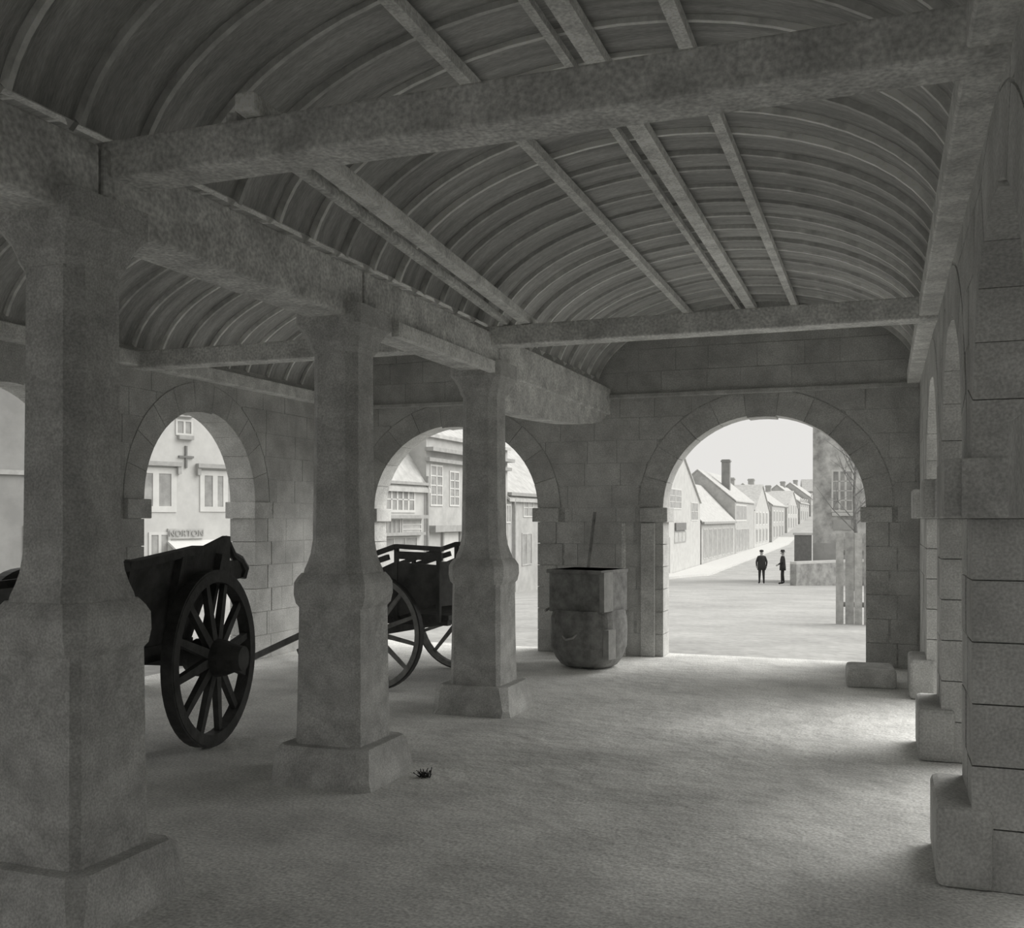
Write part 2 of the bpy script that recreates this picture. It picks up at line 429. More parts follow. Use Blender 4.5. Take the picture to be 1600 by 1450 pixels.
def win(root, P, s0, s1, z0, z1, lights=2, bars=0, frame='dressed', pane='glass', drip=False, proud=0.03, fw=0.07):
    f = MB()
    def rect(a, b, c, d, d0=-0.12, d1=proud): f.prism([(a, c), (b, c), (b, d), (a, d)], P, d0, d1)
    rect(s0 - fw, s1 + fw, z1, z1 + fw); rect(s0 - fw, s1 + fw, z0 - fw, z0); rect(s0 - fw, s0, z0, z1); rect(s1, s1 + fw, z0, z1)
    w = (s1 - s0) / lights
    for i in range(1, lights): rect(s0 + i * w - fw * 0.55, s0 + i * w + fw * 0.55, z0, z1)
    for i in range(1, bars + 1):
        z = z0 + (z1 - z0) * i / (bars + 1); rect(s0, s1, z - 0.025, z + 0.025)
    wo = f.build('window', frame, root)
    for i in range(lights):
        a, b = s0 + i * w + 0.02, s0 + (i + 1) * w - 0.02
        MB().prism([(a, z0), (b, z0), (b, z1), (a, z1)], P, 0.012, -0.05).build('pane', pane, wo)
    if drip:
        d = MB()
        d.prism([(s0 - 0.28, z1 + 0.22), (s1 + 0.28, z1 + 0.22), (s1 + 0.28, z1 + 0.34), (s0 - 0.28, z1 + 0.34)], P, 0.16, -0.02)
        for a in (s0 - 0.28, s1 + 0.17): d.prism([(a, z1), (a + 0.11, z1), (a + 0.11, z1 + 0.22), (a, z1 + 0.22)], P, 0.12, -0.02)
        d.build('drip_mould', 'shade', wo)
    return wo
def band(root, P, name, m, s0, s1, z0, z1, d=0.12):
    return MB().prism([(s0, z0), (s1, z0), (s1, z1), (s0, z1)], P, d, -0.02).build(name, m, root)
def chimney(root, P, s, d, z0, z1, w=0.8, m='wallmid'):
    c = MB(); c.prism([(s - w / 2, d - w / 2), (s + w / 2, d - w / 2), (s + w / 2, d + w / 2), (s - w / 2, d + w / 2)], lambda a, b, e: P(a, e, b), z0, z1)
    c.prism([(s - w * .6, d - w * .6), (s + w * .6, d - w * .6), (s + w * .6, d + w * .6), (s - w * .6, d + w * .6)], lambda a, b, e: P(a, e, b), z1 - 0.3, z1 - 0.12)
    return c.build('chimney', m, root)

# house beyond the nearest side arch: plain grey front
G1 = Vector((-18.8, 25.0)); D1 = Vector((0.342, 0.94))
def on1(s): p = G1 + D1 * s; return (p.x, p.y)
r, P, L, W = house('grey_house', on1(-13), on1(-3.3), 7, -0.9, 5.6, 'plain grey stone house seen past the widest pillar', wall='wallgrey', zr=8.4)
s, z = W(20, 738); band(r, P, 'string_course', 'shade', 0, L, z - 0.06, z + 0.06, 0.08)
for s in (L - 1.5, L - 4.2): win(r, P, s - 0.5, s + 0.5, -0.2, 1.3, 2)
# gabled house through the round side arch
r, P, L, W = house('gabled_house', on1(-3.2), on1(4.0), 4.5, -1.0, 4.1, 'pale gabled stone house framed by the round side arch', gable=True, zr=8.0)
def wpx(u0, u1, v0, v1):
    a, z1 = W(u0, v0); b, z0 = W(u1, v1); return a, b, z0, z1
a, b, z0, z1 = wpx(226, 262, 739, 791); win(r, P, a - 0.15, b + 0.1, z0, z1, 2, drip=True, fw=0.17)
a, b, z0, z1 = wpx(319, 361, 743, 792); win(r, P, a, b + 0.15, z0, z1, 3, drip=True, fw=0.15)
a, b, z0, z1 = wpx(277, 298, 658, 678); win(r, P, a, b, z0, z1, 2, drip=False, fw=0.06)
a, z = W(275, 648); b, _ = W(300, 648); band(r, P, 'drip_mould', 'shade', a, b, z - 0.05, z + 0.05, 0.12)
a, z = W(277, 683); b, _ = W(300, 683); band(r, P, 'sill', 'shade', a, b, z - 0.06, z + 0.06, 0.12)
a, z = W(290, 714)
c = MB(); c.prism([(a - 0.03, z - 0.32), (a + 0.03, z - 0.32), (a + 0.03, z + 0.32), (a - 0.03, z + 0.32)], P, 0.05, -0.01)
c.prism([(a - 0.24, z - 0.03), (a + 0.24, z - 0.03), (a + 0.24, z + 0.03), (a - 0.24, z + 0.03)], P, 0.06, -0.01)
tag(c.build('tie_plate', 'darktrim', r), 'dark iron cross-shaped tie plate')
a, b, z0, z1 = wpx(266, 312, 826, 841)
band(r, P, 'fascia_board', 'roofpale', a - 0.1, b + 0.1, z0, z1, 0.06)
tx = bpy.data.curves.new('lettering', 'FONT'); tx.body = 'NORTON'; tx.size = 0.26; tx.extrude = 0.01; tx.align_x = 'CENTER'; tx.align_y = 'CENTER'
txo = bpy.data.objects.new('lettering', tx); COL.objects.link(txo); txo.parent = r
pt = P((a + b) / 2, (z0 + z1) / 2, 0.085); txo.location = pt
txo.rotation_euler = (math.pi / 2, 0, math.atan2(D1.y, D1.x)); tx.materials.append(MAT['shade'])
dg = bpy.context.evaluated_depsgraph_get(); lm = bpy.data.meshes.new_from_object(txo.evaluated_get(dg))
lo_ = bpy.data.objects.new('lettering', lm); COL.objects.link(lo_); lo_.parent = r; lo_.location = txo.location; lo_.rotation_euler = txo.rotation_euler
bpy.data.objects.remove(txo)
aw = MB(); aw.prism([(0.0, z0 - 0.05), (0.9, z0 - 0.5), (0.9, z0 - 0.56), (0.0, z0 - 0.12)], lambda q, zz, s: P(s, zz, q), a - 0.1, b + 0.6)
aw.build('awning', 'awning', r)
a, b, z0, z1 = wpx(236, 262, 836, 866); win(r, P, a, b, z0 - 1.0, z1, 2, fw=0.08)
chimney(r, P, L / 2, -3, 6.8, 9.4)
# two-storey house left of the drainpipe
r, P, L, W = house('shop_house', (-17.22, 30.6), (-16.8, 36.0), 4.5, -1.5, 2.6, 'pale stone shop house left of the long drainpipe', wall='wallpale', zr=6.3)
a, b, z0, z1 = wpx(598, 664, 726, 757); 
band(r, P, 'gutter', 'shade', 0, L, z0 - 0.05, z0 + 0.06, 0.2)
a, b, z0, z1 = wpx(602, 646, 763, 797); win(r, P, a, b, z0, z1, 5, bars=1, fw=0.10)
a, b, z0, z1 = wpx(596, 659, 808, 834)
band(r, P, 'shop_cornice', 'shade', a, b, z1 - 0.05, z1 + 0.08, 0.30)
win(r, P, a + 0.1, a + (b - a) * 0.42, z0, z1 - 0.1, 4, frame='roofpale', fw=0.06)
win(r, P, a + (b - a) * 0.5, b - 0.1, z0, z1 - 0.1, 1, bars=2, frame='dressed', pane='roofpale', fw=0.06)
a, z = W(592, 835); b, _ = W(657, 835); band(r, P, 'shop_sill', 'shade', a, b, z - 0.06, z + 0.05, 0.25)
a, b, z0, z1 = wpx(596, 650, 842, 856); win(r, P, a, b, z0, z1, 3, frame='roofpale', fw=0.05)
dp = MB(); dp.tube([P(L - 0.05, -1.5, 0.1), P(L - 0.05, 3.2, 0.1)], 0.06); dp.build('drainpipe', 'shade', r)
# tall house with the moulded cornice
r, P, L, W = house('cornice_house', (-16.8, 36.02), (-16.75, 45.0), 8, -1.9, 4.8, 'tall plain house with a heavy moulded cornice', wall='wallmid', zr=7.4)
a, z = W(668, 712); zc = z
for k, (zz, dd) in enumerate(((zc + 0.25, 0.35), (zc - 0.15, 0.2))): band(r, P, 'cornice', 'shade', -0.1, L + 0.1, zz - 0.07, zz + 0.08, dd)
a, b, z0, z1 = wpx(673, 690, 728, 800); win(r, P, a, b, z0 + 0.3, z1, 2, bars=3, frame='dressed', fw=0.07)
a, b, z0, z1 = wpx(703, 716, 738, 800); win(r, P, a, b, z0 + 0.3, z1, 2, bars=3, frame='dressed', fw=0.07)
a, z = W(670, 826); b, _ = W(730, 826); band(r, P, 'shop_cornice', 'shade', a, b, z - 0.14, z + 0.12, 0.3)
for u in (690, 717):
    a, z = W(u, 840); band(r, P, 'door_post', 'shade', a - 0.06, a + 0.06, -1.95, z + 0.3, 0.1)
a, b, z0, z1 = wpx(692, 715, 832, 870); band(r, P, 'door', 'dressed', a, b, -1.95, z1, 0.04)
# narrow-fronted house seen right of the far pillar
r, P, L, W = house('low_eaved_house', (-16.75, 45.05), (-16.7, 56.0), 8, -2.2, 2.4, 'low eaved stone house seen right of the slender far pillar', wall='wallmid', zr=6.0)
a, z = W(800, 772); band(r, P, 'gutter', 'shade', 0, L, z - 0.08, z + 0.08, 0.2)
dp = MB(); a, z = W(801, 780); dp.tube([P(a, -2.2, 0.1), P(a, z, 0.1)], 0.07); dp.build('drainpipe', 'shade', r)
a, b, z0, z1 = wpx(791, 797, 790, 815); win(r, P, a, b, z0, z1, 2)
a, b, z0, z1 = wpx(818, 832, 780, 806); win(r, P, a, b, z0, z1, 2, bars=1)
a, b, z0, z1 = wpx(816, 830, 835, 880); win(r, P, a, b, z0, z1, 2, frame='roofpale')
r, P, L, W = house('plain_house', (-16.7, 56.3), (-16.7, 78.0), 8, -2.8, 3.2, 'long plain house hidden behind the middle of the far wall', wall='wallpale', zr=6.4)
for i in range(6): win(r, P, 2 + i * 3.4, 3.2 + i * 3.4, 0.6, 2.0, 2)
# the row down the street, through the large arch
XT = -16.7
def yat(u): return XT / azim(u)
r, P, L, W = house('gabled_shop', (XT, yat(1032)), (XT, yat(1094)), 9, -3.2, 3.0, 'gabled shop with a dark hanging board beyond the large arch', gable=True, zr=7.2, wall='wallpale')
a, b, z0, z1 = wpx(1046, 1064, 764, 794); win(r, P, a, b, z0, z1, 2, bars=2, fw=0.12)
a, b, z0, z1 = wpx(1080, 1090, 786, 812); win(r, P, a, b, z0, z1, 2, bars=1, fw=0.1)
a, b, z0, z1 = wpx(1054, 1070, 817, 828); band(r, P, 'hanging_board', 'darktrim', a, b, z0, z1, 0.15)
a, b, z0, z1 = wpx(1054, 1071, 832, 845); win(r, P, a, b, z0, z1, 3, frame='shade', pane='roofpale', fw=0.12)
a, b, z0, z1 = wpx(1040, 1046, 840, 880); band(r, P, 'door', 'shade', a, b, -3.3, z1, 0.05)
chimney(r, P, L / 2 + 1.0, -3.0, 5.0, 8.0, 0.9, 'wallpale')
r, P, L, W = house('railed_house', (XT, yat(1096)), (XT, yat(1148)), 8, -3.1, 1.1, 'broad roofed house with many tall ground floor windows', zr=5.4, wall='wallmid')
band(r, P, 'gutter', 'shade', 0, L, 0.98, 1.22, 0.3)
k = 7
for i in range(k):
    a = 1.0 + i * (L - 2) / k; win(r, P, a + 0.3, a + (L - 2) / k - 0.7, -2.4, 0.4, 2, frame='roofpale', fw=0.12)
r, P, L, W = house('chimney_house', (XT, yat(1148.5)), (XT, yat(1178)), 9, -2.9, 3.6, 'taller stone house with a big square chimney stack', zr=7.4, wall='wallmid')
a, b, z0, z1 = wpx(1150, 1166, 790, 812); win(r, P, a, b, z0, z1, 3, fw=0.2)
a, b, z0, z1 = wpx(1150, 1170, 828, 858); win(r, P, a, b, z0, z1, 4, fw=0.2, frame='roofpale')
chimney(r, P, 6.5, -2.0, 4, 9.0, 1.0, 'wallgrey')
ylast = yat(1178.4)
spec = [(20, 2.6, 6.4, True, 'wallpale'), (22, 3.6, 7.0, False, 'wallmid'), (24, 3.4, 6.6, True, 'wallpale'), (26, 4.6, 8.2, False, 'wallmid'), (30, 6.0, 9.5, False, 'wallmid')]
names = ['first', 'second', 'third', 'fourth', 'last']
for i, (ln, ze, zr, gb, wm) in enumerate(spec):
    zb = gz(XT, ylast)
    r, P, L, W = house('far_house', (XT + 0.4 * i, ylast), (XT + 0.4 * i, ylast + ln - 0.3), 9, zb, ze, '%s of the small hazy houses up the street past the chimney stack' % names[i], gable=gb, zr=zr, wall=wm)
    for j in range(4):
        win(r, P, 2 + j * (ln - 3) / 4, 4 + j * (ln - 3) / 4, zb + 3.4, zb + 5.0, 2, fw=0.2)
        win(r, P, 2 + j * (ln - 3) / 4, 4 + j * (ln - 3) / 4, zb + 0.9, zb + 2.6, 2, fw=0.2, frame='roofpale')
    chimney(r, P, ln * 0.5, -4.5, zr - 1.5, zr + 1.2, 1.0, 'wallmid'); ylast += ln
zb = gz(-6, 292)
r, P, L, W = house('hill_house', (-21, 292), (-8, 294), 9, zb, zb + 3.6, 'house closing the far end of the street', zr=zb + 7, wall='wallmid', cat='house')
for j in range(3): win(r, P, 2 + j * 3.6, 3.6 + j * 3.6, zb + 1, zb + 2.8, 2, fw=0.2)
# tall dark house right of the street
r, P, L, W = house('dark_house', (azim(1270) * 60, 60.0), (9.0, 60.6), 10, -2.2, 6.9, 'tall dark stone house with a white framed sash window', wall='walldark', gable=True, zr=11.5, roof='lowwall')
a, b, z0, z1 = wpx(1302, 1331, 737, 797); win(r, P, a, b, z0, z1, 3, bars=3, fw=0.10)
a, b, z0, z1 = wpx(1300, 1334, 801, 806); band(r, P, 'sill', 'dressed', a, b, z0, z1, 0.15)
a, b, z0, z1 = wpx(1302, 1330, 812, 828); band(r, P, 'stone_panel', 'wallmid', a, b, z0, z1, 0.04)
a, z = W(1270, 832); b, _ = W(1352, 832); band(r, P, 'plinth', 'wallmid', 0, b, -2.4, z - 0.6, 0.12)
# low walls before it
lw = empty('low_wall', (-4.2, 52, gz(-4, 52)))
LW = [(-4.2, 52.0), (-1.4, 56.0), (3.0, 57.0)]
for k in range(2):
    (xa, ya), (xb, yb) = LW[k], LW[k + 1]; za, zb = gz(xa, ya), gz(xb, yb); d = Vector((xb - xa, yb - ya)); nn = Vector((-d.y, d.x)).normalized() * 0.2
    base = (-4.2, 52, gz(-4, 52)); pts = []
    for x, yy, s in ((xa, ya, 1), (xb, yb, 1), (xb, yb, -1), (xa, ya, -1)): pts.append((x + nn.x * s, yy + nn.y * s))
    m = MB(); vv = [sub((p[0], p[1], gz(*p) - 0.5), base) for p in pts] + [sub((p[0], p[1], -0.72), base) for p in pts]
    m.add(vv, [(3, 2, 1, 0), (4, 5, 6, 7), (0, 1, 5, 4), (1, 2, 6, 5), (2, 3, 7, 6), (3, 0, 4, 7)]); m.build('wall_length', 'lowwall', lw)
    m = MB(); vv = [sub((p[0], p[1], -0.72), base) for p in pts] + [sub((p[0], p[1], -0.60), base) for p in pts]
    m.add(vv, [(3, 2, 1, 0), (4, 5, 6, 7), (0, 1, 5, 4), (1, 2, 6, 5), (2, 3, 7, 6), (3, 0, 4, 7)]); m.build('coping', 'dressed', lw)
tag(lw, 'low mossy stone wall with pale coping beside the two men', 'wall', kind='thing')
pb = empty('coal_shed', (-4.2, 58.6, gz(-4, 58)))
MB().box((0, 0, 1.25), (0.85, 1.2, 2.9)).build('shed_wall', 'darktrim', pb); MB().box((0, 0, 2.74), (1.0, 1.3, 0.12)).build('shed_roof', 'dressed', pb)
tag(pb, 'small dark shed standing at the corner of the dark house', 'shed')

# bare tree against the dark house
def tree(loc, h, label):
    r = empty('bare_tree', loc); m = MB(); b = MB()
    m.tube([(0, 0, -0.2), (0.05, 0, h * .3), (-0.05, 0.03, h * .6), (0.1, 0, h)], [0.11, 0.09, 0.06, 0.015], 7); m.build('trunk', 'bark', r)
    rr = random.Random(4)
    for i in range(18):
        z = h * rr.uniform(0.35, 0.95); a = rr.uniform(0, 6.28); l = (h - z) * 0.35 + 0.6
        p = Vector((0, 0, z)); d = Vector((math.cos(a), math.sin(a), 0.9)); q = p + d * l * .5; e = q + (d + Vector((rr.uniform(-.6, .6), rr.uniform(-.6, .6), .3))) * l * .4
        b.tube([p, q, e], [0.03, 0.018, 0.005], 5)
        for k in range(3):
            f = q + Vector((rr.uniform(-1, 1), rr.uniform(-1, 1), rr.uniform(0, 1))) * l * .45; b.tube([q, f], [0.012, 0.004], 4)
    b.build('branches', 'bark', r)
    return tag(r, label, 'tree')
tree((azim(1336) * 44, 44, gz(-1, 44)), 6.6, 'bare slender tree in front of the dark house')

# fence of upright boards just outside the large arch
fc = empty('board_fence', (azim(1306) * 19, 19.0, gz(-.6, 19)))
xx = 0.0; k = 0
for w, top, gap, d in ((0.13, 1.62, 0.03, 0), (0.15, 1.64, 0.006, 0), (0.13, 1.63, 0.03, .01), (0.09, 1.62, 0.025, 0), (0.14, 1.6, .006, .01), (.15, 1.64, .01, 0), (.15, 1.62, .01, 0)):
    MB().box((xx + w / 2, d, top / 2 - 0.05), (w, 0.03, top + 0.1)).build('fence_board', 'fence', fc); xx += w + gap
for z in (0.35, 1.28): MB().box((xx / 2, 0.05, z), (xx, 0.05, 0.09)).build('rail', 'fence', fc)
tag(fc, 'weathered upright board fence outside the large arch', 'fence', kind='thing')

# ------------------------------------------------------------------ carts
def wheel(parent, x, r, w, ns, sw, mw, mi, hubl, hubr, side, rimd=0.09):
    rim = MB(); n = 48
    rings = []
    for k in range(n):
        a = 2 * math.pi * k / n; c, s = math.cos(a), math.sin(a)
        rings.append([(x - w / 2, c * (r - rimd), r + s * (r - rimd)), (x + w / 2, c * (r - rimd), r + s * (r - rimd)),
                      (x + w / 2, c * (r - 0.014), r + s * (r - 0.014)), (x - w / 2, c * (r - 0.014), r + s * (r - 0.014))])
    rim.loft(rings, closed=True); ro = rim.build('wheel', mw, parent)
    ty = MB(); rings = []
    for k in range(n):
        a = 2 * math.pi * k / n; c, s = math.cos(a), math.sin(a)
        rings.append([(x - w * .46, c * (r - 0.016), r + s * (r - 0.016)), (x + w * .46, c * (r - 0.016), r + s * (r - 0.016)), (x + w * .46, c * r, r + s * r), (x - w * .46, c * r, r + s * r)])
    ty.loft(rings, closed=True); ty.build('tyre', mi, ro)
    hp = [(-hubl * .45, hubr * .7), (-hubl * .3, hubr * .95), (0, hubr), (hubl * .25, hubr * .92), (hubl * .45, hubr * .7), (hubl * .62, hubr * .62), (hubl * .64, hubr * .3)]
    hb = MB(); hb.loft([[(x + side * px, math.cos(2 * math.pi * k / 20) * pr, r + math.sin(2 * math.pi * k / 20) * pr) for k in range(20)] for px, pr in hp])
    hb.build('hub', mw, ro, smooth=False)
    for k in range(ns):
        a = 2 * math.pi * (k + 0.35) / ns; c, s = math.cos(a), math.sin(a)
        MB().bar((x + side * 0.02, c * hubr * .9, r + s * hubr * .9), (x, c * (r - rimd + .01), r + s * (r - rimd + .01)), sw * 1.15, sw * 0.8, up=(1, 0, 0), w2=sw * .8, h2=sw * .7).build('spoke', mw, ro)
    return ro
# the dark tip cart in the near bay
RZ = math.radians(9.5)
wc = Vector((-4.30, 5.77))
c1 = empty('tip_cart', (wc.x - 0.72 * math.cos(RZ), wc.y - 0.72 * math.sin(RZ), 0), RZ)
tag(c1, 'dark heavy two-wheeled cart behind the nearest pillar', 'cart', 'carts under the hall')
for sd in (1, -1): wheel(c1, 0.72 * sd, 0.60, 0.085, 12, 0.055, 'cart', 'iron', 0.38, 0.135, sd, 0.085)
MB().bar((-0.62, 0, 0.6), (0.62, 0, 0.6), 0.11, 0.11).build('axle', 'cart', c1)
MB().box((0, -0.52, 0.70), (1.1, 1.16, 0.06)).build('floor_board', 'cart', c1)
for x in (-0.36, 0.36): MB().bar((x, -1.15, 0.64), (x, 0.12, 0.64), 0.09, 0.10).build('sill_beam', 'cart', c1)
side_poly = [(-1.10, 0.72), (0.05, 0.72), (0.22, 1.08), (0.70, 1.10), (0.74, 1.20), (0.62, 1.24), (0.47, 1.24), (0.42, 1.42), (0.36, 1.425), (-0.02, 1.335), (-1.20, 1.22)]
side_low = [(-1.10, 0.72), (0.05, 0.72), (0.30, 1.12), (0.40, 1.15), (-1.16, 1.12)]
for sd in (1, -1):
    MB().prism(side_poly if sd > 0 else side_low, lambda s, z, d, sd=sd: (sd * (0.50 + 0.10 * (z - 0.72) / 0.6 + d), s, z), 0, 0.035).build('side_board', 'cart', c1)
    for yy in (-0.9, -0.3, 0.25): MB().bar((sd * 0.53, yy, 0.66), (sd * (0.66 if sd > 0 else 0.61), yy, 1.30 if sd > 0 else 1.13), 0.05, 0.045, up=(0, 1, 0)).build('stake', 'cart', c1)
    if sd > 0: MB().bar((sd * 0.63, -1.22, 1.235), (sd * 0.63, -0.02, 1.34), 0.09, 0.05).build('top_rail', 'cart', c1)
    if sd > 0: MB().tube([(sd * 0.60, 0.44, 1.40), (sd * 0.60, 0.50, 1.36), (sd * 0.60, 0.56, 1.28), (sd * 0.60, 0.66, 1.24), (sd * 0.60, 0.74, 1.17), (sd * 0.60, 0.72, 1.10)], [0.03, .022, .03, .04, .045, .03], 8).build('bracket', 'iron', c1)
    MB().bar((sd * 0.40, -1.05, 0.66), (sd * 0.36, -2.35, 0.06), 0.075, 0.08).build('shaft', 'cart', c1)
MB().prism([(-0.53, 0.72), (0.53, 0.72), (0.57, 1.2), (-0.57, 1.08)], lambda s, z, d: (s, -1.12 + d, z), 0, 0.04).build('front_board', 'cart', c1)
MB().prism([(-0.53, 0.72), (0.53, 0.72), (0.6, 1.38), (-0.6, 1.13)], lambda s, z, d: (s, 0.04 + d + 0.52 * (z - .72), z), 0, 0.035).build('tail_board', 'cart', c1)

# lighter cart between middle and far pillars, standing across the bay
c2 = empty('light_cart', (-4.21, 8.87, 0), math.radians(81.4))
tag(c2, 'lighter cart with open top rails behind the middle pillar', 'cart', 'carts under the hall')
for sd in (1, -1): wheel(c2, 0.735 * sd, 0.525, 0.06, 12, 0.036, 'wheel2', 'iron', 0.26, 0.085, sd, 0.06)
MB().bar((-0.68, 0, 0.525), (0.68, 0, 0.525), 0.07, 0.07).build('axle', 'cart2', c2)
MB().box((0, 0.1, 0.66), (1.0, 1.5, 0.045)).build('floor_board', 'cart2', c2)
sp2 = [(-0.54, 0.78), (-0.15, 0.66), (0.85, 0.55), (0.95, 0.86), (0.30, 1.00), (-0.08, 1.15), (-0.58, 1.13)]
for sd in (1, -1):
    MB().prism(sp2, lambda s, z, d, sd=sd: (sd * (0.50 + d), s, z), 0, 0.03).build('side_board', 'cart2', c2)
    for (ya, za), (yb, zb) in (((-0.60, 1.275), (-0.10, 1.295)), ((-0.10, 1.295), (0.95, 0.97))):
        MB().bar((sd * 0.53, ya, za), (sd * 0.53, yb, zb), 0.06, 0.04).build('top_rail', 'cart2', c2)
    MB().bar((sd * 0.53, -0.60, 1.205), (sd * 0.53, -0.12, 1.215), 0.03, 0.07).build('middle_rail', 'cart2', c2)
    MB().bar((sd * 0.53, -0.02, 1.195), (sd * 0.53, 0.90, 0.925), 0.03, 0.05).build('middle_rail', 'cart2', c2)
    for yy, zt in ((-0.56, 1.27), (-0.10, 1.29), (0.42, 1.13), (0.88, 0.99)):
        MB().bar((sd * 0.52, yy, 0.62), (sd * 0.52, yy, zt), 0.035, 0.035, up=(0, 1, 0)).build('stake', 'cart2', c2)
    MB().bar((sd * 0.42, 0.6, 0.62), (sd * 0.40, 1.85, 0.10), 0.05, 0.055).build('shaft', 'cart2', c2)
    MB().bar((sd * 0.44, -0.62, 0.62), (sd * 0.44, 0.8, 0.60), 0.06, 0.07).build('sill_beam', 'cart2', c2)
MB().box((0, -0.56, 0.96), (1.0, 0.03, 0.40)).build('tail_board', 'cart2', c2)
MB().box((0, 0.88, 0.74), (1.0, 0.03, 0.40)).build('front_board', 'cart2', c2)

# ------------------------------------------------------------------ tub against the far wall
tb = empty('wooden_tub', (-2.90, 10.25, 0), math.radians(-14)); tb.scale = (0.90, 0.95, 1.0)
tag(tb, 'dark round-bottomed wooden tub against the far wall between the arches', 'tub')
def sring(z, a, b, n=28, e=3.2):
    out = []
    for k in range(n):
        t = 2 * math.pi * k / n; c, s = math.cos(t), math.sin(t)
        out.append((a * math.copysign(abs(c) ** (2 / e), c), b * math.copysign(abs(s) ** (2 / e), s), z))
    return out
m = MB(); m.loft([sring(0.0, .26, .22, e=2.3), sring(.03, .32, .28, e=2.4), sring(.10, .37, .33, e=2.6), sring(.22, .40, .37), sring(.40, .405, .375), sring(.52, .40, .37), sring(.60, .37, .34)]); m.build('belly', 'bin', tb, smooth=False)
m = MB(); m.box((-0.01, 0, 0.80), (0.70, 0.58, 0.44)); m.build('box', 'bin', tb, bevel=0.01)
m = MB(); m.box((-0.02, 0, 1.00), (0.73, 0.62, 0.04)); m.build('lid', 'bin', tb, bevel=0.008)
tag(MB().box((0.345, -0.2, 0.80), (0.06, 0.2, 0.40)).build('lit_end_panel', 'binlight', tb), 'pale end panel with the light on it painted in')
tag(MB().box((0.385, -0.2, 0.27), (0.07, 0.16, 0.30)).build('lit_lower_panel', 'binlight', tb), 'pale lower panel with the light on it painted in')
MB().tube([(-.41, -.05, .62), (-.44, -.16, .60), (-.43, -.26, .58)], 0.015, 6).build('handle', 'binlight', tb)
MB().tube([(-.12, -.37, .34), (-.05, -.42, .31), (0.03, -.40, .33), (0.06, -.37, .37)], 0.014, 6).build('handle', 'binlight', tb)
st = MB(); st.tube([(-3.16, 10.72, 0.0), (-3.12, 10.95, 0.9), (-3.09, 11.16, 1.62)], 0.018, 8); so = st.build('broom_handle', 'bin')
tag(so, 'thin dark stick leaning on the far wall behind the tub', 'stick')
po = MB(); po.box((0, 0, 0.75), (0.04, 0.05, 1.5)); p = po.build('timber_post', 'beam', bevel=0.006); p.location = (azim(973) * 11.05, 11.10, 0)
tag(p, 'slim upright timber post beside the tub on the far wall', 'post')
MB().box((azim(1012) * 11.17, 11.18, 0.75), (0.16, 0.05, 1.5)).build('pilaster', 'stone', bpy.data.objects['wall_far'], bevel=0.008)

# ------------------------------------------------------------------ loose stones, stick, tuft
def rough_block(name, loc, d, rz, label, mtl='pillar'):
    m = MB(); m.loft([ring8(0, .5, .06, .02), ring8(.75, .49, .06, .02), ring8(1.0, .46, .08, .02)])
    o = m.build(name, mtl, bevel=0.02); o.location = loc; o.rotation_euler = (0, 0, rz)
    for v in o.data.vertices: v.co.x *= d[0]; v.co.y *= d[1]; v.co.z *= d[2]
    return tag(o, label, 'stone')
rough_block('step_stone', (azim(1360) * 10.05, 10.05, 0), (0.44, 0.55, 0.17), 0.05, 'low worn stone block at the foot of the large arch')
tf = MB(); rr = random.Random(3)
for i in range(40):
    a = rr.uniform(0, 6.28); p = Vector((rr.gauss(0, .02), rr.gauss(0, .02), 0)); q = p + Vector((math.cos(a) * .04, math.sin(a) * .04, rr.uniform(.01, .05)))
    tf.bar(p, q, 0.004, 0.003)
o = tf.build('straw_tuft', 'twig'); yy = 1.0
dep = EYE * F / (1214 - HY); q = azim(662); yy = dep / (math.cos(TH) - q * math.sin(TH)); o.location = (q * yy, yy, 0.0)
tag(o, 'small dark tuft of straw on the floor', 'straw')

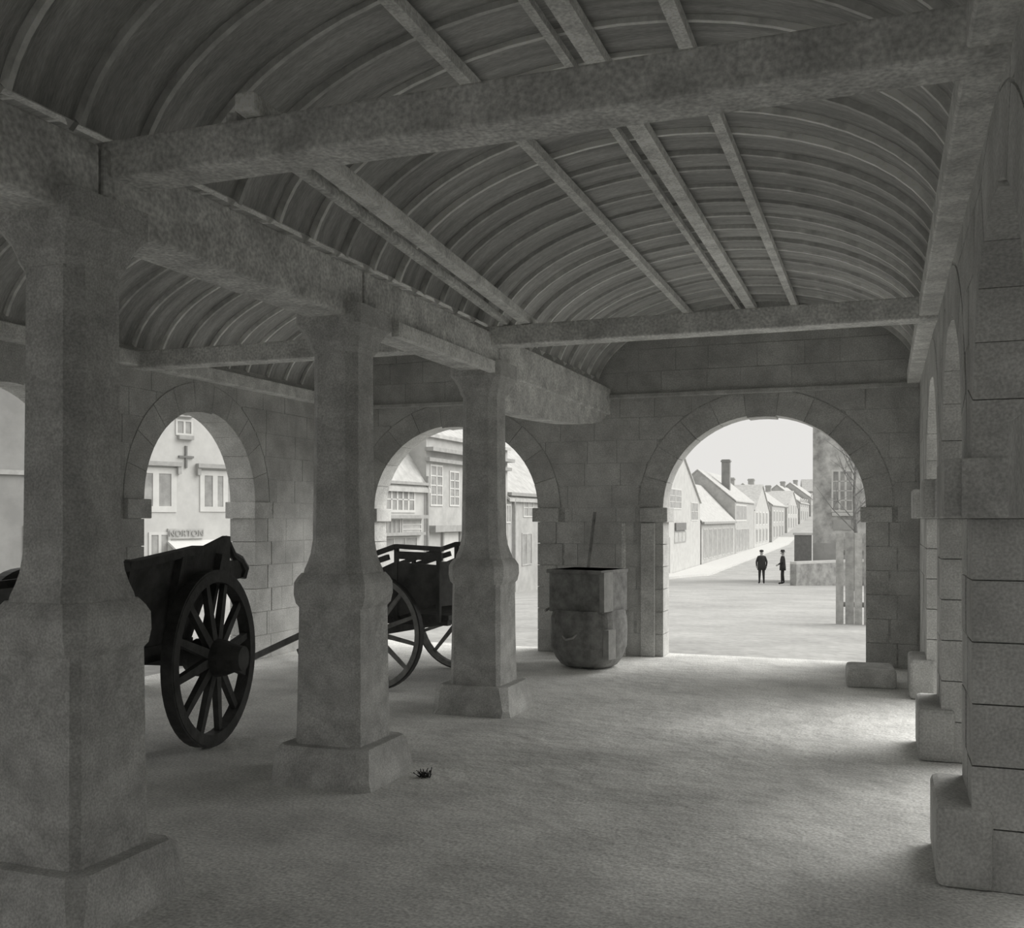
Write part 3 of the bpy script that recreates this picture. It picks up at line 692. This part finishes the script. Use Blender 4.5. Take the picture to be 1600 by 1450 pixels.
# ------------------------------------------------------------------ people in the street
def person(loc, rz, joints, edges, label, hat):
    me = bpy.data.meshes.new('person'); names = list(joints)
    me.from_pydata([joints[n][0] for n in names], [], [])
    idx = {n: i for i, n in enumerate(names)}
    me = bpy.data.meshes.new('person'); me.from_pydata([joints[n][0] for n in names], [(idx[a], idx[b]) for a, b in edges], [])
    o = bpy.data.objects.new('person', me); COL.objects.link(o)
    sk = o.modifiers.new('skin', 'SKIN'); sk.use_smooth_shade = True
    for i, n in enumerate(names):
        d = me.skin_vertices[0].data[i]; r = joints[n][1]; d.radius = r if hasattr(r, '__len__') else (r, r); d.use_root = (n == 'pelvis')
    sb = o.modifiers.new('sub', 'SUBSURF'); sb.levels = 2; sb.render_levels = 2
    dg = bpy.context.evaluated_depsgraph_get(); ev = o.evaluated_get(dg); nm = bpy.data.meshes.new_from_object(ev)
    o.modifiers.clear(); o.data = nm; nm.materials.clear(); nm.materials.append(MAT['cloth']); nm.materials.append(MAT['skin'])
    for p in nm.polygons:
        c = p.center
        hand = any((c - Vector(joints[h][0])).length < 0.10 for h in names if h.startswith('hand'))
        p.material_index = 1 if (c.z > 1.46 or hand) else 0; p.use_smooth = True
    o.location = loc; o.rotation_euler = (0, 0, rz)
    # coat skirt and cap
    m = MB(); n = 20
    def el(z, a, b): return [(a * math.cos(2 * math.pi * k / n), b * math.sin(2 * math.pi * k / n), z) for k in range(n)]
    m.loft([el(.72, .215, .16), el(.92, .215, .155), el(1.1, .20, .14), el(1.28, .20, .125), el(1.40, .15, .10), el(1.46, .07, .07)])
    m.build('coat', 'cloth', o, smooth=True)
    m = MB(); hc = Vector(joints['head'][0])
    m.loft([[Vector(p) + Vector((hc.x, hc.y, 0)) for p in el(z, a, b)] for z, a, b in hat]); m.build('cap', 'cloth', o, smooth=True)
    fm = MB()                                                       # nose and ears
    fm.box((hc.x, hc.y + 0.105, hc.z - 0.01), (0.025, 0.035, 0.04)); fm.box((hc.x - 0.085, hc.y, hc.z), (0.02, 0.035, 0.05)); fm.box((hc.x + 0.085, hc.y, hc.z), (0.02, 0.035, 0.05))
    fm.build('face_features', 'skin', o)
    return tag(o, label, 'person', 'two men standing in the street')
def skeleton(la, ra, lf, rf, lean=0.0):
    J = {'pelvis': ((0, 0, .95), (.15, .12)), 'waist': ((0, 0, 1.10), (.14, .11)), 'chest': ((0, lean, 1.32), (.17, .12)), 'neck': ((0, lean, 1.47), .055),
         'head': ((0, lean + .02, 1.60), (.078, .095)), 'crown': ((0, lean + .015, 1.69), (.065, .08))}
    E = [('pelvis', 'waist'), ('waist', 'chest'), ('chest', 'neck'), ('neck', 'head'), ('head', 'crown')]
    for s, nm, arm, ft in ((-1, 'l', la, lf), (1, 'r', ra, rf)):
        J['sh' + nm] = ((s * .17, lean, 1.39), .07); J['el' + nm] = (arm[0], .05); J['wr' + nm] = (arm[1], .036)
        J['hand' + nm] = (arm[2], (.042, .022))
        J['hip' + nm] = ((s * .09, 0, .88), .095); J['kn' + nm] = ((s * .10, ft * .4 + .02, .49), .068); J['an' + nm] = ((s * .11, ft, .09), .045); J['toe' + nm] = ((s * .13, ft + .17, .045), (.045, .04))
        E += [('chest', 'sh' + nm), ('sh' + nm, 'el' + nm), ('el' + nm, 'wr' + nm), ('wr' + nm, 'hand' + nm), ('pelvis', 'hip' + nm), ('hip' + nm, 'kn' + nm), ('kn' + nm, 'an' + nm), ('an' + nm, 'toe' + nm)]
        w, h = Vector(arm[1]), Vector(arm[2]); d = (h - w).normalized(); side = Vector((0, 1, 0)) - d * d.y; side.normalize()
        for k in range(4):
            b0 = h + side * (0.026 - k * 0.018) ; f1 = b0 + d * (.045 - .006 * abs(k - 1)) ; f2 = f1 + d * .028 + Vector((-s * .012, 0, 0))
            J['f%d' % k + nm] = (tuple(f1), .009); J['g%d' % k + nm] = (tuple(f2), .008); E += [('hand' + nm, 'f%d' % k + nm), ('f%d' % k + nm, 'g%d' % k + nm)]
        t1 = w * .4 + h * .6 + side * .045; t2 = t1 + d * .035 + side * .01
        J['t' + nm] = (tuple(t1), .010); J['u' + nm] = (tuple(t2), .009); E += [('hand' + nm, 't' + nm), ('t' + nm, 'u' + nm)]
    return J, E
capA = [(1.66, .10, .115), (1.69, .108, .125), (1.74, .098, .11), (1.765, .04, .05)]
hatB = [(1.665, .155, .165), (1.675, .155, .165), (1.68, .092, .108), (1.77, .085, .10), (1.785, .05, .06)]
J, E = skeleton(((-.26, -.02, 1.14), (-.25, .06, .93), (-.245, .09, .85)), ((.26, -.02, 1.14), (.25, .06, .93), (.245, .09, .85)), .02, -.02)
x, yy = azim(1190) * 53.5, 53.5
person((x, yy, gz(x, yy) + 0.02), math.radians(10), J, E, 'person in a long dark coat and flat cap, arms at the sides', capA)
J, E = skeleton(((-.24, .05, 1.14), (-.20, .22, 1.02), (-.17, .28, .98)), ((.25, -.06, 1.15), (.24, .03, .95), (.235, .06, .87)), .05, -.06, -0.02)
x, yy = azim(1223) * 53.5, 53.5
person((x, yy, gz(x, yy) + 0.02), math.radians(95), J, E, 'person in a dark jacket and brimmed hat, standing side-on near the low wall', hatB)
